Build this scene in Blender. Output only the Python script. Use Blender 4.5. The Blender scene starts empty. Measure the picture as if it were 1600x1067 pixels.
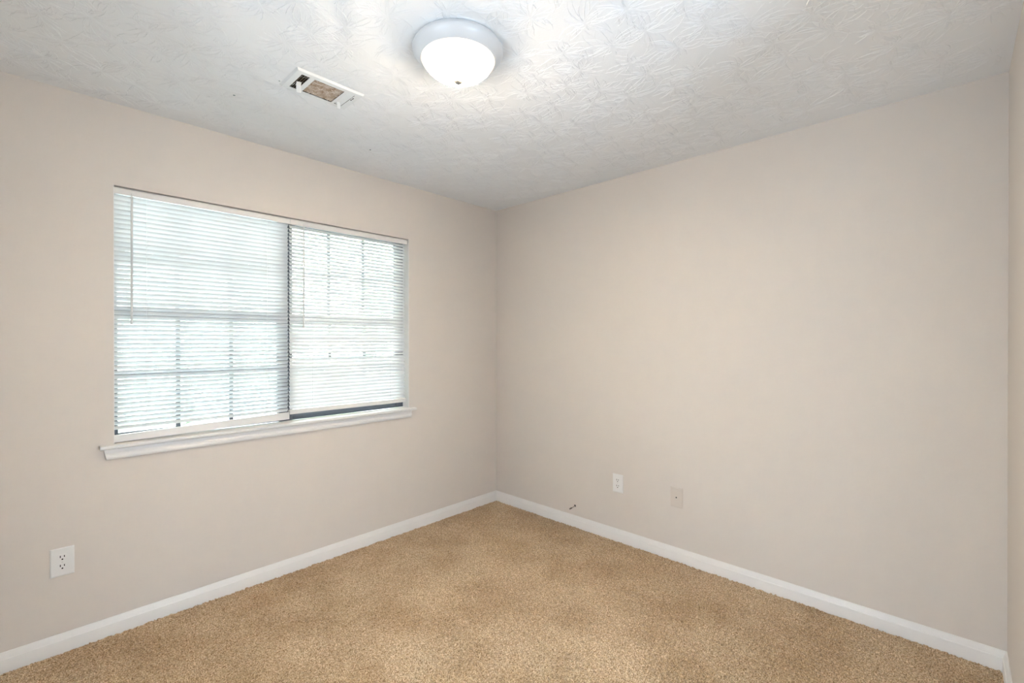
import bpy, math, random
import numpy as np
from mathutils import Matrix, Vector

random.seed(7)
rng = np.random.default_rng(11)
C = bpy.context.scene.collection
R = math.radians
H = 2.44                 # ceiling height
YN = -2.965              # near wall (edge of frame on the right)
XB = -3.28               # back wall behind the camera
WX0, WX1, WZ0, WZ1 = -2.468, -0.866, 0.852, 2.064   # window opening
LX, LY = -1.642, -1.466    # ceiling lamp centre

# ---------------------------------------------------------------- camera
cam = bpy.data.cameras.new('camera')
cam.sensor_fit = 'HORIZONTAL'; cam.sensor_width = 36.0
cam.lens = 727.63 / 1600 * 36.0
cam.clip_start = 0.02
cam_o = bpy.data.objects.new('camera', cam); C.objects.link(cam_o)
yaw, pit = 0.758428, -0.002773
f = Vector((math.cos(pit) * math.cos(yaw), math.cos(pit) * math.sin(yaw), math.sin(pit)))
r = f.cross(Vector((0, 0, 1))).normalized(); u = r.cross(f)
m = Matrix((r, u, -f)).transposed().to_4x4()
m.translation = Vector((-2.76267, -2.80304, 1.34983))
cam_o.matrix_world = m
bpy.context.scene.camera = cam_o

# ---------------------------------------------------------------- view, world, lights
vs = bpy.context.scene.view_settings
vs.view_transform = 'Standard'; vs.look = 'None'; vs.gamma = 1.0
vs.use_curve_mapping = False
vs.exposure = 0.15
SKY, HALL_FILL, SIDE_FILL, LAMP, SIDE = 10.0, 47.0, 43.0, 330.0, 2.0

w = bpy.data.worlds.new('world'); bpy.context.scene.world = w
w.use_nodes = True
nt = w.node_tree; nt.nodes.clear()
tc = nt.nodes.new('ShaderNodeTexCoord'); sx = nt.nodes.new('ShaderNodeSeparateXYZ')
cr = nt.nodes.new('ShaderNodeValToRGB'); bg = nt.nodes.new('ShaderNodeBackground'); wo = nt.nodes.new('ShaderNodeOutputWorld')
nt.links.new(tc.outputs['Generated'], sx.inputs[0]); nt.links.new(sx.outputs['Z'], cr.inputs[0])
cr.color_ramp.elements[0].position = 0.0; cr.color_ramp.elements[0].color = (0.95, 1.0, 0.98, 1)
cr.color_ramp.elements[1].position = 0.8; cr.color_ramp.elements[1].color = (0.82, 0.91, 1.0, 1)
nt.links.new(cr.outputs[0], bg.inputs[0]); 
# the open sky high above the trees is far brighter than the hazy band near the horizon
mr = nt.nodes.new('ShaderNodeMapRange'); nt.links.new(sx.outputs['Z'], mr.inputs[0]); mr.interpolation_type = 'SMOOTHSTEP'
for i_, v_ in ((1, 0.28), (2, 0.75), (3, SKY), (4, SKY * 2.4)): mr.inputs[i_].default_value = v_
nt.links.new(mr.outputs[0], bg.inputs[1])
nt.links.new(bg.outputs[0], wo.inputs[0])

def area(name, loc, rot, sx_, sy_, power, color, portal=False):
    l = bpy.data.lights.new(name, 'AREA'); l.shape = 'RECTANGLE'; l.size = sx_; l.size_y = sy_
    l.energy = power; l.color = color
    if portal: l.cycles.is_portal = True
    o = bpy.data.objects.new(name, l); C.objects.link(o); o.location = loc; o.rotation_euler = rot
    return o
area('sky_portal', ((WX0 + WX1) / 2, 0.135, (WZ0 + WZ1) / 2), (R(-90), 0, 0), WX1 - WX0, WZ1 - WZ0, 1, (1, 1, 1), True)
# added fill light in an unseen hall, shining in through a made-up doorway
area('hall_fill_light', (-4.3, -1.975, 0.90), (0, R(-88), 0), 1.1, 0.85, HALL_FILL, (0.66, 0.815, 1.0))
# second added fill light, beyond a made-up opening in the near wall
area('side_fill_light', (-1.825, -3.98, 0.85), (R(90), 0, 0), 0.85, 1.1, SIDE_FILL, (0.64, 0.81, 1.0))

# ---------------------------------------------------------------- materials
def base_mat(name, col, rough=0.5, spec=0.3):
    m_ = bpy.data.materials.new(name); m_.use_nodes = True
    b = m_.node_tree.nodes['Principled BSDF']
    b.inputs['Base Color'].default_value = (*col, 1); b.inputs['Roughness'].default_value = rough
    b.inputs['Specular IOR Level'].default_value = spec
    return m_, m_.node_tree, b

def coords(nt_):
    return nt_.nodes.new('ShaderNodeTexCoord').outputs['Object']

def noise(nt_, vec, scale, detail=3, rough=0.5):
    n = nt_.nodes.new('ShaderNodeTexNoise'); n.inputs['Scale'].default_value = scale
    n.inputs['Detail'].default_value = detail; n.inputs['Roughness'].default_value = rough
    nt_.links.new(vec, n.inputs['Vector']); return n

def ramp(nt_, fac, stops):
    c = nt_.nodes.new('ShaderNodeValToRGB'); e = c.color_ramp.elements
    e[0].position, e[0].color = stops[0][0], (*stops[0][1], 1)
    e[1].position, e[1].color = stops[-1][0], (*stops[-1][1], 1)
    for p, k in stops[1:-1]:
        q = e.new(p); q.color = (*k, 1)
    nt_.links.new(fac, c.inputs[0]); return c

def mix(nt_, fac, a, b, mode='MIX'):
    n = nt_.nodes.new('ShaderNodeMix'); n.data_type = 'RGBA'; n.blend_type = mode
    if isinstance(fac, float): n.inputs['Factor'].default_value = fac
    else: nt_.links.new(fac, n.inputs['Factor'])
    for s, v in ((n.inputs[6], a), (n.inputs[7], b)):
        if isinstance(v, tuple): s.default_value = (*v, 1)
        else: nt_.links.new(v, s)
    return n.outputs[2]

def bump(nt_, b, h, strength, dist):
    n = nt_.nodes.new('ShaderNodeBump'); n.inputs['Strength'].default_value = strength
    n.inputs['Distance'].default_value = dist
    nt_.links.new(h, n.inputs['Height']); nt_.links.new(n.outputs[0], b.inputs['Normal'])

def paint(name, col, rough=0.6, spec=0.25, grain=140, amt=0.0006, vary=0.03):
    m_, t, b = base_mat(name, col, rough, spec)
    v = coords(t)
    n = noise(t, v, grain, 4)
    lo = noise(t, v, 1.6, 3)
    cr_ = ramp(t, lo.outputs['Fac'], [(0.3, tuple(c * (1 - vary) for c in col)), (0.7, tuple(min(1, c * (1 + vary)) for c in col))])
    t.links.new(cr_.outputs[0], b.inputs['Base Color'])
    bump(t, b, n.outputs['Fac'], 0.5, amt)
    return m_

M = {}
M['wall'] = paint('wall_paint', (0.70, 0.648, 0.598), 0.62, 0.2, 120, 0.0007, 0.012)
M['ceiling'] = paint('ceiling_paint', (0.935, 0.935, 0.93), 0.75, 0.15, 260, 0.0006, 0.012)
# a few small grey specks on the ceiling
t = M['ceiling'].node_tree; b = t.nodes['Principled BSDF']
src = b.inputs['Base Color'].links[0].from_socket
for px_, py_, rad_, k_ in ((-2.106, -0.477, 0.0048, (0.22, 0.30, 0.30)), (-2.012, -0.744, 0.0035, (0.40, 0.44, 0.44)), (-1.383, -0.378, 0.0042, (0.14, 0.15, 0.16))):
    d_ = t.nodes.new('ShaderNodeVectorMath'); d_.operation = 'DISTANCE'; d_.inputs[1].default_value = (px_, py_, H)
    t.links.new(coords(t), d_.inputs[0])
    lt = t.nodes.new('ShaderNodeMath'); lt.operation = 'LESS_THAN'; lt.inputs[1].default_value = rad_
    t.links.new(d_.outputs['Value'], lt.inputs[0])
    src = mix(t, lt.outputs[0], src, k_)
t.links.new(src, b.inputs['Base Color'])
M['trim'] = paint('trim_paint', (0.80, 0.785, 0.765), 0.35, 0.4, 60, 0.0002, 0.012)
M['plate'] = paint('white_plastic', (0.82, 0.815, 0.80), 0.35, 0.45, 80, 0.0001, 0.01)
M['plate_beige'] = paint('painted_plastic', (0.66, 0.60, 0.54), 0.55, 0.3, 90, 0.0002, 0.01)
M['dark'] = base_mat('dark_hole', (0.012, 0.010, 0.009), 0.8, 0.1)[0]
M['screw'] = base_mat('painted_screw', (0.70, 0.69, 0.67), 0.35, 0.5)[0]
M['finial'] = base_mat('brushed_finial', (0.26, 0.23, 0.20), 0.5, 0.4)[0]
M['frame'] = paint('shaded_frame_vinyl', (0.11, 0.12, 0.14), 0.45, 0.35, 60, 0.0002, 0.02)  # the frame's backlit shade is put into this dark colour
M['rail'] = paint('blind_vinyl', (0.80, 0.775, 0.745), 0.4, 0.35, 60, 0.0001, 0.01)
M['cord'] = base_mat('blind_cord', (0.86, 0.86, 0.85), 0.7, 0.2)[0]
M['metal_white'] = paint('white_enamel', (0.72, 0.72, 0.72), 0.32, 0.5, 50, 0.0001, 0.006)
M['register'] = paint('register_enamel', (0.86, 0.865, 0.85), 0.5, 0.3, 70, 0.0002, 0.03)
M['brass'] = base_mat('coax_connector_metal', (0.10, 0.075, 0.055), 0.4, 0.5)[0]
M['coax'] = base_mat('coax_sheath', (0.30, 0.27, 0.23), 0.5, 0.4)[0]
M['wand'] = base_mat('clear_wand_plastic', (0.72, 0.71, 0.70), 0.2, 0.5)[0]

# blind slats: white vinyl that lets a little light through
m_, t, b = base_mat('blind_slat_vinyl', (0.84, 0.86, 0.85), 0.45, 0.35)
tr = t.nodes.new('ShaderNodeBsdfTranslucent'); tr.inputs[0].default_value = (0.82, 0.88, 0.86, 1)
mx = t.nodes.new('ShaderNodeMixShader'); mx.inputs[0].default_value = 0.10
lo = noise(t, coords(t), 9, 2)
cr_ = ramp(t, lo.outputs['Fac'], [(0.3, (0.77, 0.78, 0.785)), (0.7, (0.81, 0.815, 0.82))])
t.links.new(cr_.outputs[0], b.inputs['Base Color'])
t.links.new(b.outputs[0], mx.inputs[1]); t.links.new(tr.outputs[0], mx.inputs[2])
t.links.new(mx.outputs[0], t.nodes['Material Output'].inputs[0]); M['slat'] = m_

# clear window pane
m_ = bpy.data.materials.new('window_glass'); m_.use_nodes = True; t = m_.node_tree
t.nodes.remove(t.nodes['Principled BSDF'])
ta = t.nodes.new('ShaderNodeBsdfTransparent'); ta.inputs[0].default_value = (0.95, 0.98, 0.97, 1)
gl = t.nodes.new('ShaderNodeBsdfGlossy'); gl.inputs['Roughness'].default_value = 0.02
fr = t.nodes.new('ShaderNodeFresnel'); fr.inputs[0].default_value = 1.45
mx = t.nodes.new('ShaderNodeMixShader'); t.links.new(fr.outputs[0], mx.inputs[0])
t.links.new(ta.outputs[0], mx.inputs[1]); t.links.new(gl.outputs[0], mx.inputs[2])
t.links.new(mx.outputs[0], t.nodes['Material Output'].inputs[0]); M['glass'] = m_

# lit frosted bowl of the ceiling lamp
m_, t, b = base_mat('lit_frosted_glass', (0.9, 0.88, 0.85), 0.35, 0.4)
b.inputs['Emission Color'].default_value = (1.0, 0.80, 0.56, 1)
# glow shaped by normal: strong below, weak on the sides to spare the ceiling
ge = t.nodes.new('ShaderNodeNewGeometry'); sz = t.nodes.new('ShaderNodeSeparateXYZ'); t.links.new(ge.outputs['Normal'], sz.inputs[0])
mr = t.nodes.new('ShaderNodeMapRange'); mr.interpolation_type = 'SMOOTHSTEP'
for i_, v_ in ((1, -0.64), (2, -1.0), (3, SIDE), (4, LAMP)): mr.inputs[i_].default_value = v_
t.links.new(sz.outputs['Z'], mr.inputs[0]); t.links.new(mr.outputs[0], b.inputs['Emission Strength'])
M['bowl'] = m_

# carpet: twisted cut pile, speckled tan
m_, t, b = base_mat('carpet_pile', (0.40, 0.28, 0.16), 0.95, 0.05)
v = coords(t)
n1 = noise(t, v, 210, 2, 0.6); n2 = noise(t, v, 70, 3, 0.6); n3 = noise(t, v, 3.2, 4, 0.55)
c1 = ramp(t, n1.outputs['Fac'], [(0.34, (0.25, 0.155, 0.070)), (0.5, (0.60, 0.45, 0.285)), (0.66, (0.98, 0.82, 0.62))])
c2 = ramp(t, n2.outputs['Fac'], [(0.3, (0.78, 0.76, 0.72)), (0.7, (1.0, 1.0, 1.0))])
c3 = ramp(t, n3.outputs['Fac'], [(0.38, (0.80, 0.76, 0.70)), (0.60, (1.0, 1.0, 1.0))])
k = mix(t, 1.0, c1.outputs[0], c2.outputs[0], 'MULTIPLY'); k = mix(t, 1.0, k, c3.outputs[0], 'MULTIPLY')
t.links.new(k, b.inputs['Base Color'])
b.inputs['Sheen Weight'].default_value = 0.25; b.inputs['Sheen Roughness'].default_value = 0.5
bump(t, b, n1.outputs['Fac'], 0.6, 0.004); M['carpet'] = m_

# dusty brown register vanes
m_, t, b = base_mat('dusty_brown_vane', (0.42, 0.31, 0.22), 0.6, 0.2)
n = noise(t, coords(t), 45, 4)
cr_ = ramp(t, n.outputs['Fac'], [(0.35, (0.42, 0.29, 0.19)), (0.62, (0.72, 0.62, 0.52))])
t.links.new(cr_.outputs[0], b.inputs['Base Color']); M['vane'] = m_
M['duct'] = base_mat('dark_duct', (0.045, 0.032, 0.022), 0.8, 0.1)[0]

m_, t, b = base_mat('leaf_green', (0.25, 0.42, 0.16), 0.6, 0.3)
n = noise(t, coords(t), 1.2, 3)
cr_ = ramp(t, n.outputs['Fac'], [(0.35, (0.38, 0.46, 0.34)), (0.65, (0.62, 0.70, 0.56))])
t.links.new(cr_.outputs[0], b.inputs['Base Color']); M['leaf'] = m_
m_, t, b = base_mat('ground_cool_tint', (0.3, 0.42, 0.2), 0.9, 0.1)
n = noise(t, coords(t), 4, 5)
cr_ = ramp(t, n.outputs['Fac'], [(0.3, (0.42, 0.45, 0.48)), (0.7, (0.56, 0.59, 0.62))])  # blue-grey put in so the ground throws cool light on the lower slats
t.links.new(cr_.outputs[0], b.inputs['Base Color']); M['ground_tint'] = m_

# ---------------------------------------------------------------- mesh helpers
class MB:
    def __init__(s): s.v = []; s.f = []
    def add(s, v, f_):
        o = len(s.v); s.v += [tuple(p) for p in v]; s.f += [tuple(o + i for i in q) for q in f_]; return s
    def box(s, x0, x1, y0, y1, z0, z1):
        return s.add([(x0, y0, z0), (x1, y0, z0), (x1, y1, z0), (x0, y1, z0), (x0, y0, z1), (x1, y0, z1), (x1, y1, z1), (x0, y1, z1)],
                     [(0, 3, 2, 1), (4, 5, 6, 7), (0, 1, 5, 4), (1, 2, 6, 5), (2, 3, 7, 6), (3, 0, 4, 7)])
    def loft(s, rings, cap=True, closed=True):
        n = len(rings[0]); v = [p for g in rings for p in g]; f_ = []
        for i in range(len(rings) - 1):
            for j in range(n if closed else n - 1):
                a, b_ = i * n + j, i * n + (j + 1) % n
                f_.append((a, b_, b_ + n, a + n))
        if cap: f_ += [tuple(range(n))[::-1], tuple((len(rings) - 1) * n + j for j in range(n))]
        return s.add(v, f_)
    def lathe(s, prof, cx, cy, cz, n=64):
        rings = []
        for r_, z in prof:
            rings.append([(cx + max(r_, 1e-5) * math.cos(2 * math.pi * i / n), cy + max(r_, 1e-5) * math.sin(2 * math.pi * i / n), cz + z) for i in range(n)])
        return s.loft(rings)
    def tube(s, pts, rad, n=8):
        pts = [Vector(p) for p in pts]; rings = []
        for i, p in enumerate(pts):
            d = (pts[min(i + 1, len(pts) - 1)] - pts[max(i - 1, 0)]).normalized()
            a = d.cross(Vector((0.3, 0.2, 1))).normalized() if abs(d.z) < 0.95 else d.cross(Vector((1, 0.2, 0))).normalized()
            b_ = d.cross(a); rr = rad[i] if isinstance(rad, (list, tuple)) else rad
            rings.append([tuple(p + (a * math.cos(2 * math.pi * k_ / n) + b_ * math.sin(2 * math.pi * k_ / n)) * rr) for k_ in range(n)])
        return s.loft(rings)

def obj(name, mb, mat_, parent=None, smooth=None, bevel=0, seg=2, base=None):
    me = bpy.data.meshes.new(name)
    base = Vector(base) if base is not None else Vector((0, 0, 0))
    me.from_pydata([tuple(Vector(p) - base) for p in mb.v], [], mb.f)
    import bmesh
    bm = bmesh.new(); bm.from_mesh(me)
    bmesh.ops.recalc_face_normals(bm, faces=bm.faces)
    if bevel:
        bmesh.ops.bevel(bm, geom=[e for e in bm.edges if e.is_manifold and e.calc_face_angle(0) > 0.5], offset=bevel, segments=seg, affect='EDGES', profile=0.6)
    bm.to_mesh(me); bm.free()
    if smooth or bevel:
        me.shade_smooth()
        me.set_sharp_from_angle(angle=R(smooth or 35))
    me.materials.append(mat_)
    o = bpy.data.objects.new(name, me); C.objects.link(o); o.location = base
    if parent: o.parent = parent; o.matrix_parent_inverse = Matrix.Translation(-Vector(parent_world(parent)))
    return o

def parent_world(p):
    l = Vector(p.location)
    while p.parent:
        p = p.parent; break
    return l

def structure(o): o['kind'] = 'structure'; return o

def thing(name, label, cat, loc, group=None):
    o = bpy.data.objects.new(name, None); C.objects.link(o); o.location = loc
    o.empty_display_size = 0.05
    o['label'] = label; o['category'] = cat
    if group: o['group'] = group
    return o

# ---------------------------------------------------------------- room shell
T = 0.12
wl = MB()
wl.box(XB - T, WX0, 0, T, 0, H).box(WX1, T, 0, T, 0, H).box(WX0, WX1, 0, T, 0, WZ0).box(WX0, WX1, 0, T, WZ1, H)
structure(obj('wall_left', wl, M['wall']))
wall_right = structure(obj('wall_right', MB().box(0, T, YN, 0, 0, H), M['wall']))
NX0, NX1 = -2.25, -1.40  # opening added in the near wall to let the second fill light in
wn = MB()
wn.box(XB - T, NX0, YN - T, YN, 0, H).box(NX1, T, YN - T, YN, 0, H).box(NX0, NX1, YN - T, YN, 2.03, H)
structure(obj('wall_near', wn, M['wall']))
DY0, DY1, DZ = -2.40, -1.55, 2.03     # doorway added in the back wall to let fill light in
wb = MB()
wb.box(XB - T, XB, YN, DY0, 0, H).box(XB - T, XB, DY1, 0, 0, H).box(XB - T, XB, DY0, DY1, DZ, H)
structure(obj('wall_back', wb, M['wall']))
# unseen hall added around the fill light behind the back wall
structure(obj('floor_fill_hall', MB().box(-5.0, XB - T, -2.8, -1.1, -0.1, 0), M['carpet']))
structure(obj('ceiling_fill_hall', MB().box(-5.0, XB - T, -2.8, -1.1, H, H + 0.1), M['ceiling']))
structure(obj('wall_fill_hall_near', MB().box(-5.0, XB - T, -2.9, -2.8, 0, H), M['wall']))
structure(obj('wall_fill_hall_left', MB().box(-5.0, XB - T, -1.1, -1.0, 0, H), M['wall']))
structure(obj('wall_fill_hall_back', MB().box(-5.1, -5.0, -2.9, -1.0, 0, H), M['wall']))

# unseen side room added around the second fill light
y1_ = YN - T
structure(obj('floor_fill_room', MB().box(-2.7, -0.95, -5.0, y1_, -0.1, 0), M['carpet']))
structure(obj('ceiling_fill_room', MB().box(-2.7, -0.95, -5.0, y1_, H, H + 0.1), M['ceiling']))
structure(obj('wall_fill_room_left', MB().box(-2.8, -2.7, -5.0, y1_, 0, H), M['wall']))
structure(obj('wall_fill_room_right', MB().box(-0.95, -0.85, -5.0, y1_, 0, H), M['wall']))
structure(obj('wall_fill_room_near', MB().box(-2.8, -0.85, -5.1, -5.0, 0, H), M['wall']))

# ceiling with stomped "crow's foot" plaster ridges
def ceiling():
    V = [np.array([(XB, YN, H), (0, YN, H), (0, 0, H), (XB, 0, H), (XB, YN, H + 0.1), (0, YN, H + 0.1), (0, 0, H + 0.1), (XB, 0, H + 0.1)])]
    F = [np.array([(0, 3, 2, 1)[::-1], (4, 5, 6, 7), (0, 1, 5, 4), (1, 2, 6, 5), (2, 3, 7, 6), (3, 0, 4, 7)])]
    off = 8
    sp = 0.168
    ns = 9
    s_ = np.linspace(0, 1, ns)
    ny = int(-YN / (sp * 0.87)); nx = int(-XB / sp)
    for iy in range(ny + 1):
        for ix in range(nx + 1):
            cx = XB + 0.05 + ix * sp + (sp / 2 if iy % 2 else 0) + rng.normal(0, 0.022)
            cy = YN + 0.06 + iy * sp * 0.87 + rng.normal(0, 0.022)
            if cx > -0.05 or cy > -0.06 or cx < XB + 0.05 or cy < YN + 0.05: continue
            n = int(rng.integers(36, 52))
            lopsided = rng.uniform(0, 2 * math.pi)
            for k_ in range(n):
                a = 2 * math.pi * k_ / n + rng.normal(0, 0.10)
                r0 = abs(rng.normal(0.012, 0.012)) + 0.004
                ln = rng.uniform(0.03, 0.115) * (1 + 0.35 * math.cos(a - lopsided))
                bend = rng.normal(0, 0.55)
                hh = rng.uniform(0.0009, 0.0027); ww = rng.uniform(0.0008, 0.0014)
                ang = a + bend * s_
                rr = r0 + ln * s_
                px = cx + rr * np.cos(ang); py = cy + rr * np.sin(ang)
                if px.max() > -0.012 or px.min() < XB + 0.012 or py.max() > -0.012 or py.min() < YN + 0.012: continue
                dx = np.gradient(px); dy = np.gradient(py); L = np.hypot(dx, dy) + 1e-9
                nxv, nyv = -dy / L, dx / L
                tp = np.sin(np.pi * np.clip(s_ * 0.92 + 0.06, 0, 1)) ** 0.7
                wv = ww * (0.35 + 0.65 * tp); hv = hh * tp + 0.0001
                wob = rng.normal(0, 0.0007, ns); px = px + nxv * wob; py = py + nyv * wob
                vv = np.zeros((ns, 3, 3))
                vv[:, 0] = np.stack([px - nxv * wv, py - nyv * wv, np.full(ns, H - 0.00005)], 1)
                vv[:, 1] = np.stack([px + nxv * wv * 0.2, py + nyv * wv * 0.2, H - hv], 1)
                vv[:, 2] = np.stack([px + nxv * wv, py + nyv * wv, np.full(ns, H - 0.00005)], 1)
                V.append(vv.reshape(-1, 3))
                i = off + np.arange(ns - 1)[:, None] * 3
                F.append(np.concatenate([np.hstack([i, i + 3, i + 4, i + 1]), np.hstack([i + 1, i + 4, i + 5, i + 2])]))
                off += ns * 3
    V = np.concatenate(V).astype(np.float32); F = np.concatenate(F).astype(np.int32)
    return V, F

def mesh_np(name, V, F, smooth=False):
    me = bpy.data.meshes.new(name)
    me.vertices.add(len(V)); me.vertices.foreach_set('co', V.astype(np.float32).ravel())
    k_ = F.shape[1]
    me.loops.add(F.size); me.loops.foreach_set('vertex_index', F.astype(np.int32).ravel())
    me.polygons.add(len(F)); me.polygons.foreach_set('loop_start', np.arange(0, F.size, k_, dtype=np.int32))
    me.update(calc_edges=True); me.validate()
    if smooth: me.shade_smooth()
    return me
V, F = ceiling()
me = mesh_np('ceiling', V, F)
sm = np.ones(len(me.polygons), dtype=bool); sm[:6] = False
me.polygons.foreach_set('use_smooth', sm)
me.materials.append(M['ceiling'])
ce = bpy.data.objects.new('ceiling', me); C.objects.link(ce); structure(ce)

# carpeted floor: a fine grid of tufts
def carpet():
    st = 0.0055
    nx = int(-XB / st); ny = int(-YN / st)
    X, Y = np.meshgrid(np.linspace(XB, 0, nx), np.linspace(YN, 0, ny), indexing='ij')
    Z = rng.normal(0, 0.0027, X.shape)
    low = rng.normal(0, 1, (nx // 8 + 2, ny // 8 + 2))
    li, lj = np.arange(nx) / 8, np.arange(ny) / 8
    i0, j0 = li.astype(int), lj.astype(int); fi, fj = (li - i0)[:, None], (lj - j0)[None]
    lw = low[i0][:, j0] * (1 - fi) * (1 - fj) + low[i0 + 1][:, j0] * fi * (1 - fj) + low[i0][:, j0 + 1] * (1 - fi) * fj + low[i0 + 1][:, j0 + 1] * fi * fj
    Z = np.clip(Z + lw * 0.0012, -0.006, 0.006)
    inner = np.zeros(X.shape, bool); inner[1:-1, 1:-1] = True
    X = X + rng.normal(0, 0.0016, X.shape) * inner; Y = Y + rng.normal(0, 0.0016, X.shape) * inner
    V = np.stack([X, Y, Z], -1).reshape(-1, 3)
    i, j = np.meshgrid(np.arange(nx - 1), np.arange(ny - 1), indexing='ij')
    a = (i * ny + j).ravel()
    return V, np.stack([a, a + ny, a + ny + 1, a + 1], 1)
V, F = carpet()
me = mesh_np('floor', V, F); me.materials.append(M['carpet'])
fl = bpy.data.objects.new('floor', me); C.objects.link(fl); structure(fl)

# baseboards (moulded profile, mitred in the corners)
PROF = [(0, -0.01), (0.0145, -0.01), (0.0145, 0.0515), (0.0135, 0.0545), (0.0115, 0.0558), (0.0042, 0.0785), (0.003, 0.0807), (0, 0.081)]
def baseboard(name, p0, p1, nrm, e0=1, e1=1):
    p0, p1, nrm = Vector(p0), Vector(p1), Vector(nrm); d = (p1 - p0).normalized()
    rings = []
    for p, s_ in ((p0, e0), (p1, -e1)):
        rings.append([tuple(p + nrm * t_ + d * (t_ * s_) + Vector((0, 0, z))) for t_, z in PROF])
    structure(obj(name, MB().loft(rings), M['trim'], smooth=30))
baseboard('baseboard_left', (XB, 0, 0), (0, 0, 0), (0, -1, 0))
baseboard('baseboard_right', (0, YN, 0), (0, 0, 0), (-1, 0, 0))
baseboard('baseboard_near', (NX1, YN, 0), (0, YN, 0), (0, 1, 0), 0, 1)
baseboard('baseboard_back', (XB, DY1, 0), (XB, 0, 0), (1, 0, 0), 0, 1)

# ---------------------------------------------------------------- window
FY0, FY1 = 0.074, 0.116
win = MB()
win.box(WX0, -2.449, FY0, FY1, WZ0 + 0.02, WZ1).box(-0.926, WX1, FY0, FY1, WZ0 + 0.02, WZ1)      # outer jambs
win.box(-1.722, -1.643, FY0 - 0.006, FY1, WZ0 + 0.02, WZ1)                                          # mullion
win.box(-2.449, -1.722, FY0, FY1, 2.04, WZ1).box(-1.643, -0.926, FY0, FY1, 2.04, WZ1)               # heads
win.box(-2.449, -1.722, FY0, FY1, WZ0 + 0.02, 0.886).box(-1.643, -0.926, FY0, FY1, WZ0 + 0.02, 0.886)
window = structure(obj('window_1', win, M['frame'], bevel=0.002, seg=1))
for x0, x1 in ((-2.449, -1.722), (-1.643, -0.926)):
    for z0, z1, y in ((1.457, 2.04, 0.097), (0.886, 1.502, 0.080)):
        s_ = MB(); w_ = 0.022; y1 = y + 0.016
        s_.box(x0, x0 + 0.004, y, y1, z0, z1).box(x1 - 0.004, x1, y, y1, z0, z1)
        lo_, hi_ = (z0 + 0.043, z1 - 0.006) if z0 > 1 else (z0 + 0.022, z1 - 0.043)
        s_.box(x0 + 0.004, x1 - 0.004, y, y1, z0, lo_).box(x0 + 0.004, x1 - 0.004, y, y1, hi_, z1)
        for k_ in (1, 2):
            xm = x0 + (x1 - x0) * k_ / 3
            s_.box(xm - 0.010, xm + 0.010, y + 0.002, y1 - 0.002, lo_, hi_)
        zm = (lo_ + hi_) / 2
        s_.box(x0 + 0.004, x1 - 0.004, y + 0.0022, y1 - 0.0022, zm - 0.0105, zm + 0.0105)
        sash = obj('sash', s_, M['frame'], window)
        obj('pane', MB().box(x0 + 0.005, x1 - 0.005, y + 0.0075, y + 0.0085, lo_, hi_), M['glass'], sash)

# painted returns lining the sides of the window recess
structure(obj('trim_3', MB().box(WX1 - 0.003, WX1, 0.0, FY0, WZ0 + 0.02, WZ1), M['trim']))
structure(obj('trim_4', MB().box(WX0, WX0 + 0.002, 0.0, FY0, WZ0 + 0.02, WZ1), M['trim']))

# stool (inner sill) with horns, and the apron moulding below it
st = MB()
zt, zb = 0.8715, 0.8525
nose = [(0.0, zb), (-0.024, zb), (-0.029, zb + 0.003), (-0.031, zb + 0.0095), (-0.029, zt - 0.003), (-0.024, zt), (0.0, zt)]
st.loft([[(x, y, z) for y, z in nose] for x in (-2.518, -0.822)])
st.box(WX0 + 0.0005, WX1 - 0.0005, 0.0, FY0, zb, zt)
structure(obj('trim_1', st, M['trim'], smooth=40))
ap = [(-0.001, 0.852), (-0.009, 0.852), (-0.0095, 0.833), (-0.012, 0.829), (-0.016, 0.824), (-0.016, 0.809), (-0.013, 0.805), (-0.001, 0.805)]
structure(obj('trim_2', MB().loft([[(x + (0.852 - z) * s_ * 0.18, y + 0.001, z) for y, z in ap] for x, s_ in ((-2.504, 1), (-0.846, -1))]), M['trim'], smooth=40))

# ---------------------------------------------------------------- mini blinds
def slat_rings(x0, x1, zc, tilt, yc=0.030, wd=0.025, crown=0.0022, th=0.0005):
    """slat cross-section; positive tilt lifts the room-side edge"""
    pts = []
    us = np.linspace(-0.5, 0.5, 6)
    for s_, d in ((1, th / 2), (-1, -th / 2)):
        for u_ in us[::s_]:
            pts.append((u_ * wd, crown * (1 - 4 * u_ * u_) + d))
    c, s = math.cos(-tilt), math.sin(-tilt)
    sec = [(yc + a * c - b_ * s, zc + a * s + b_ * c) for a, b_ in pts]
    return [[(x, y, z) for y, z in sec] for x in (x0, x1)]

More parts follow.
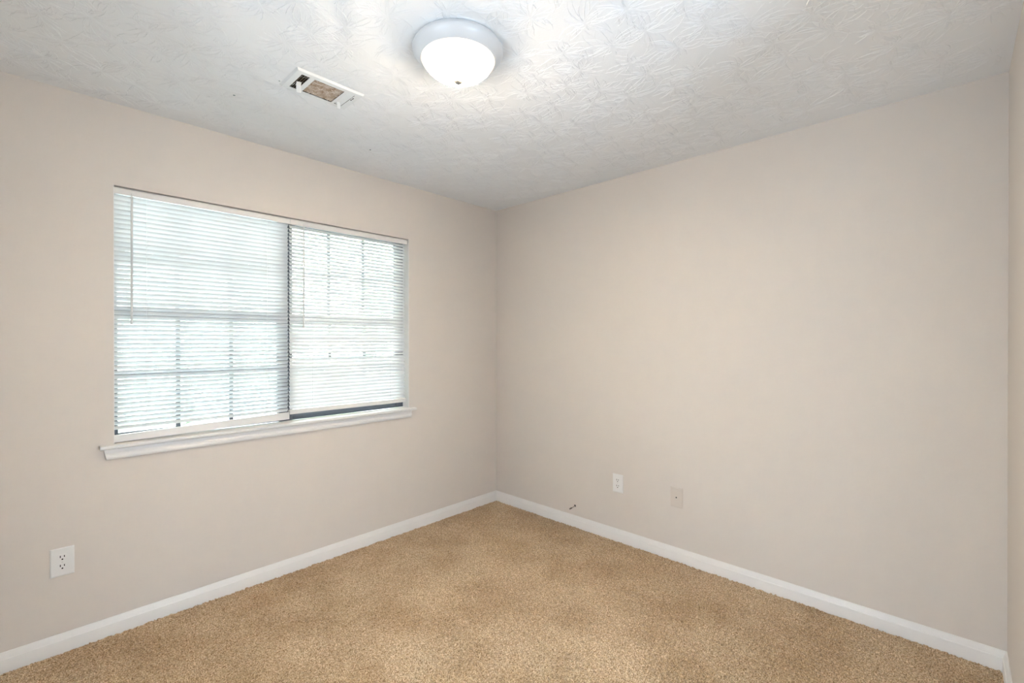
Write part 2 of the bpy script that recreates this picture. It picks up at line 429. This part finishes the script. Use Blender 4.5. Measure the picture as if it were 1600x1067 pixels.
def blind(label, x0, x1, tilt, ztop, zrail0, zrail1, cords, wand_x, tilt_odd, railx, sag=0.0):
    root = thing('mini_blind', label, 'window blind', ((x0 + x1) / 2, 0.018, 2.058), 'mini blinds in the window')
    hx0, hx1 = (x0, -1.6803) if x0 < -2 else (-1.6797, -0.8795)
    hr = MB().box(hx0, hx1, 0.004, 0.031, 2.0295, 2.0560)
    hr.box(hx0, hx1, 0.0025, 0.004, 2.0275, 2.0535)
    hr.box(hx0, hx1, 0.024, 0.031, 2.0560, 2.0636)  # unseen back lip added to block light and darken the gap above
    obj('headrail', hr, M['rail'], root, bevel=0.0012, seg=1)
    sl = MB()
    zb_ = max(zrail1) + 0.012
    n = int(round((ztop - zb_) / 0.0216))
    rnd = random.Random(int(abs(x0) * 1000))
    for k_ in range(n + 1):
        z = ztop - (ztop - zb_) * k_ / n
        a = tilt + rnd.gauss(0, 1.4)
        if k_ in tilt_odd: a = tilt_odd[k_]
        rg = slat_rings(x0 + 0.001 + rnd.uniform(0, 0.0015), x1 - 0.001 - rnd.uniform(0, 0.0015), z, R(a))
        dz = (zrail1[1] - zrail1[0]) * (k_ / n) ** 3
        rg[1] = [(p[0], p[1], p[2] + dz) for p in rg[1]] if zrail1[1] < zrail1[0] else rg[1]
        sl.loft(rg)
    obj('slats', sl, M['slat'], root, smooth=40)
    br = MB()
    sec = [(0.014, 0.0), (0.014, 1.0), (0.020, 1.0), (0.042, 0.93), (0.044, 0.5), (0.042, 0.05)]
    br.loft([[(x, y, za + (zb2 - za) * t_) for y, t_ in sec] for x, za, zb2 in ((railx[0], zrail0[0], zrail1[0]), (railx[1], zrail0[1], zrail1[1]))])
    obj('bottom_rail', br, M['rail'], root, bevel=0.0012, seg=1)
    for cx in cords:
        cd = MB()
        zlo = min(zrail1) + 0.001
        cd.tube([(cx, 0.0165, 2.03), (cx, 0.0165, zlo)], 0.0006, 6)
        cd.tube([(cx + 0.004, 0.0435, 2.03), (cx + 0.004, 0.0435, zlo)], 0.0006, 6)
        obj('ladder_cord', cd, M['cord'], root)
    wd = MB().tube([(wand_x, -0.006, 2.022), (wand_x - 0.001, -0.008, 1.70), (wand_x - 0.002, -0.008, 1.424)], 0.0044, 6)
    wobj = obj('tilt_wand', wd, M['wand'], root)
    hk = MB().tube([(wand_x, 0.004, 2.036), (wand_x, -0.006, 2.036), (wand_x, -0.0065, 2.018)], 0.0016, 6)
    obj('wand_hook', hk, M['rail'], wobj)
    return root

b1 = blind('left white mini blind hanging lower, bottom rail almost on the sill', -2.4655, -1.6815, 49.5, 2.017,
           (0.8745, 0.8880), (0.9085, 0.9290), (-2.344, -1.802), -2.402, {}, (-2.466, -1.6815))
b2 = blind('right white mini blind ending higher, shaded window frame showing below its rail', -1.6785, -0.8860, -53, 2.017,
           (0.9150, 0.9130), (0.9420, 0.9390), (-1.544, -1.006), -1.606, {30: -70, 35: -28}, (-1.6785, -0.8860))

# ---------------------------------------------------------------- ceiling lamp
lamp = thing('ceiling_light', 'round white flush ceiling lamp with a lit frosted bowl', 'ceiling light', (LX, LY, H))
pan = [(0.0, 0.0), (0.152, 0.0), (0.158, -0.003), (0.1605, -0.008), (0.1605, -0.012), (0.1655, -0.014), (0.167, -0.018), (0.166, -0.024),
       (0.1625, -0.031), (0.157, -0.038), (0.150, -0.045), (0.143, -0.051), (0.1385, -0.054), (0.136, -0.0545), (0.134, -0.052), (0.134, -0.046), (0.0, -0.046)]
obj('lamp_pan', MB().lathe(pan, LX, LY, H, 96), M['metal_white'], lamp, smooth=40)
bowl = [(0.1335, -0.047), (0.1335, -0.055), (0.130, -0.064), (0.121, -0.076), (0.108, -0.088), (0.093, -0.099), (0.076, -0.109), (0.058, -0.117), (0.040, -0.1228), (0.020, -0.1268), (0.0, -0.128)]
obj('glass_bowl', MB().lathe(bowl, LX, LY, H, 96), M['bowl'], lamp, smooth=60)
fin = [(0.0, -0.123), (0.0175, -0.1245), (0.0185, -0.1272), (0.0175, -0.130), (0.015, -0.1335), (0.010, -0.137), (0.005, -0.1385), (0.0, -0.139)]
obj('finial', MB().lathe(fin, LX, LY, H, 24), M['finial'], lamp, smooth=50)

# ---------------------------------------------------------------- ceiling air register
vent = thing('air_register', 'white ceiling air vent with dusty brown vanes', 'air vent', (-1.857, -0.813, H))
X0, X1, Y0, Y1 = -2.003, -1.711, -0.906, -0.720
ho = ((-1.973, -1.940), (-1.920, -1.790), (-1.777, -1.742)); hy0, hy1 = -0.878, -0.748
zf, zc_ = H - 0.0095, H - 0.0005
fr_ = MB()
# bevelled skirt
def skirt(mb, x0, x1, y0, y1, inset, z0, z1):
    o_ = [(x0, y0, z0), (x1, y0, z0), (x1, y1, z0), (x0, y1, z0)]
    i_ = [(x0 + inset, y0 + inset, z1), (x1 - inset, y0 + inset, z1), (x1 - inset, y1 - inset, z1), (x0 + inset, y1 - inset, z1)]
    mb.add(o_ + i_, [(k_, (k_ + 1) % 4, 4 + (k_ + 1) % 4, 4 + k_) for k_ in range(4)])
ins = 0.006
def ring_bars(mb, z0, z1):
    a0, a1, c0, c1 = X0 + ins, X1 - ins, Y0 + ins, Y1 - ins
    mb.box(a0, a1, c0, hy0, z0, z1).box(a0, a1, hy1, c1, z0, z1)
    xs = [a0, ho[0][0], ho[0][1], ho[1][0], ho[1][1], ho[2][0], ho[2][1], a1]
    for k_ in range(0, 8, 2): mb.box(xs[k_], xs[k_ + 1], hy0, hy1, z0, z1)
ring_bars(fr_, zf, zf + 0.0012)
skirt(fr_, X0, X1, Y0, Y1, ins, zc_, zf)
obj('register_frame', fr_, M['register'], vent)
obj('duct_backing', MB().box(X0 + 0.012, X1 - 0.012, Y0 + 0.012, Y1 - 0.012, H - 0.0012, H - 0.0004), M['duct'], vent)
def vane(a0, a1, axis, pos, tilt, half=0.0027):
    c, s = math.cos(tilt) * half, math.sin(tilt) * half
    zc2 = H - 0.0055; t_ = 0.0004
    sec = [(pos - c, zc2 - s - t_), (pos + c, zc2 + s - t_), (pos + c, zc2 + s + t_), (pos - c, zc2 - s + t_)]
    if axis == 'x': return [[(x, p, z) for p, z in sec] for x in (a0, a1)]
    return [[(p, y, z) for p, z in sec] for y in (a0, a1)]
for k_ in range(11):
    y = hy0 + 0.007 + k_ * (hy1 - hy0 - 0.014) / 10
    obj('vane', MB().loft(vane(ho[1][0], ho[1][1], 'x', y, R(-15))), M['vane'], vent)
for k_ in range(3):
    x = ho[0][0] + 0.007 + k_ * 0.0098
    obj('vane', MB().loft(vane(hy0, hy1, 'y', x, R(50))), M['vane'], vent)
for k_ in range(3):
    x = ho[2][0] + 0.007 + k_ * 0.0105
    obj('vane', MB().loft(vane(hy0, hy1, 'y', x, R(-22), 0.0056)), M['register'], vent)
def tab(name, pts, wid, axis, th=0.0009):
    # bent sheet strip along pts, wid wide along axis
    ax = Vector(axis).normalized() * wid / 2; rings = []
    P = [Vector(p) for p in pts]
    for i, p in enumerate(P):
        d = (P[min(i + 1, len(P) - 1)] - P[max(i - 1, 0)]).normalized(); nn = d.cross(ax).normalized() * th / 2
        rings.append([tuple(p - ax - nn), tuple(p + ax - nn), tuple(p + ax + nn), tuple(p - ax + nn)])
    obj(name, MB().loft(rings), M['register'], vent)
tab('damper_lever', [(-1.958, -0.812, H - 0.008), (-1.954, -0.797, H - 0.014), (-1.949, -0.786, H - 0.028), (-1.946, -0.780, H - 0.037)], 0.019, (1, -0.35, 0))
tab('damper_lever', [(-1.767, -0.772, H - 0.008), (-1.765, -0.771, H - 0.020), (-1.763, -0.768, H - 0.034)], 0.014, (1, -0.6, 0))
tab('damper_lever', [(-1.738, -0.842, H - 0.010), (-1.733, -0.838, H - 0.014), (-1.727, -0.834, H - 0.021), (-1.720, -0.830, H - 0.028)], 0.012, (0.5, 1, 0))
obj('lever_slot', MB().box(-1.7385, -1.7345, -0.856, -0.828, zf - 0.0003, zf + 0.0005), M['dark'], vent)

# ---------------------------------------------------------------- wall plates
def frame_on(wall, a, z):
    """local (u right, v up, w out of wall) -> world"""
    if wall == 'left': return lambda u_, v_, w_: (a + u_, -w_, z + v_)
    return lambda u_, v_, w_: (-w_, a - u_, z + v_)
def lbox(mb, L, u0, u1, v0, v1, w0, w1, ins_=0.0):
    b_ = [(u0, v0, w0), (u1, v0, w0), (u1, v1, w0), (u0, v1, w0)]
    t_ = [(u0 + ins_, v0 + ins_, w1), (u1 - ins_, v0 + ins_, w1), (u1 - ins_, v1 - ins_, w1), (u0 + ins_, v1 - ins_, w1)]
    mb.add([L(*p) for p in b_ + t_], [(0, 3, 2, 1), (4, 5, 6, 7), (0, 1, 5, 4), (1, 2, 6, 5), (2, 3, 7, 6), (3, 0, 4, 7)])
def disc(mb, L, uc, vc, rad, w0, w1, n=20, flat=None):
    rg = []
    for w_ in (w0, w1):
        g = []
        for i in range(n):
            a_ = 2 * math.pi * i / n; vv = rad * math.sin(a_)
            if flat: vv = max(-flat, min(flat, vv))
            g.append(L(uc + rad * math.cos(a_), vc + vv, w_))
        rg.append(g)
    mb.loft(rg)
def cover_plate(L, root, mat_, hw=0.0385, hh=0.0605):
    p = MB(); lbox(p, L, -hw, hw, -hh, hh, 0.0, 0.0035); lbox(p, L, -hw, hw, -hh, hh, 0.0035, 0.0065, 0.004)
    return obj('cover_plate', p, mat_, root)
def outlet(wall, a, z, label):
    L = frame_on(wall, a, z)
    root = thing('wall_outlet', label, 'power outlet', L(0, 0, 0), 'white power outlets')
    cover_plate(L, root, M['plate'])
    for vc in (0.0195, -0.0195):
        p = MB(); disc(p, L, 0, vc, 0.017, 0.0062, 0.0078, 28, 0.0138)
        rc = obj('receptacle', p, M['plate'], root)
        s_ = MB()
        lbox(s_, L, -0.0079, -0.0049, vc + 0.000, vc + 0.0095, 0.0070, 0.0081)
        lbox(s_, L, 0.0049, 0.0077, vc + 0.001, vc + 0.0090, 0.0070, 0.0081)
        disc(s_, L, 0, vc - 0.0072, 0.0031, 0.0070, 0.0081, 14)
        obj('slots', s_, M['dark'], rc)
    p = MB(); disc(p, L, 0, 0, 0.0032, 0.006, 0.0074, 14); obj('screw', p, M['screw'], root)
outlet('left', -2.640, 0.3905, 'white duplex power outlet on the wall below the window')
outlet('right', -1.169, 0.3885, 'white duplex power outlet on the blank wall beside the beige cable plate')
L = frame_on('right', -1.576, 0.3885)
cp = thing('cable_plate', 'beige wall plate with one small dark jack hole', 'wall plate', L(0, 0, 0))
cover_plate(L, cp, M['plate_beige'])
p = MB(); disc(p, L, 0, 0.0, 0.0052, 0.006, 0.0082, 18); jk = obj('jack', p, M['plate_beige'], cp)
p = MB(); disc(p, L, 0, 0.0, 0.0042, 0.0075, 0.0086, 16); obj('jack_hole', p, M['dark'], jk)

# stub of cable sticking out of a hole in the wall
L = frame_on('right', -0.815, 0.150)
cs = thing('cable_stub', 'short dark cable end poking from a wall hole above the baseboard', 'cable', L(0, 0, 0))
p = MB(); disc(p, L, 0.0, 0, 0.0078, 0.0, 0.0012, 18); obj('wall_hole', p, M['dark'], cs)
pts = [(0.0, -0.815, 0.150), (-0.008, -0.8145, 0.1475), (-0.020, -0.810, 0.1425), (-0.030, -0.804, 0.138)]
obj('cable', MB().tube(pts, 0.0032, 10), M['coax'], cs, smooth=60)
obj('connector', MB().tube([(-0.026, -0.8065, 0.140), (-0.034, -0.8005, 0.1355), (-0.041, -0.796, 0.132)], [0.0046, 0.0052, 0.0050], 10), M['brass'], cs, smooth=50)

# ---------------------------------------------------------------- outside the window
structure(obj('ground', MB().box(-14, 12, T + 0.02, 22, -0.75, -0.7), M['ground_tint']))
def foliage():
    n = 9000
    ctr = np.array([(-4.2, 7.0, 1.2), (-2.2, 8.2, 2.6), (0.0, 7.4, 1.6), (2.2, 8.0, 3.0), (4.2, 7.2, 1.5), (6.5, 8.0, 2.8), (1.2, 6.0, 0.2), (3.4, 5.6, 0.1), (-1.6, 6.0, 0.0), (5.6, 6.0, 0.3)])
    siz = np.array([1.3, 1.9, 1.4, 2.0, 1.5, 2.0, 0.8, 0.8, 0.8, 0.9])
    w_ = rng.integers(0, len(ctr), n)
    d = rng.normal(0, 1, (n, 3)); d /= np.linalg.norm(d, axis=1)[:, None]
    P = ctr[w_] + d * (siz[w_] * rng.uniform(0.55, 1.0, n) ** 0.5)[:, None]
    P[:, 2] = np.maximum(P[:, 2], -0.6)
    a = rng.normal(0, 1, (n, 3)); a /= np.linalg.norm(a, axis=1)[:, None]
    b_ = np.cross(a, rng.normal(0, 1, (n, 3))); b_ /= np.linalg.norm(b_, axis=1)[:, None]
    L_ = rng.uniform(0.09, 0.17, n)[:, None]
    V = np.stack([P - a * L_, P + b_ * L_ * 0.5, P + a * L_, P - b_ * L_ * 0.5], 1).reshape(-1, 3)
    return V, np.arange(4 * n).reshape(-1, 4)
V, F = foliage()
me = mesh_np('foliage', V, F); me.materials.append(M['leaf'])
fo = bpy.data.objects.new('foliage', me); C.objects.link(fo)
fo['kind'] = 'stuff'; fo['label'] = 'sunlit green leaves outside behind the mini blinds'; fo['category'] = 'foliage'
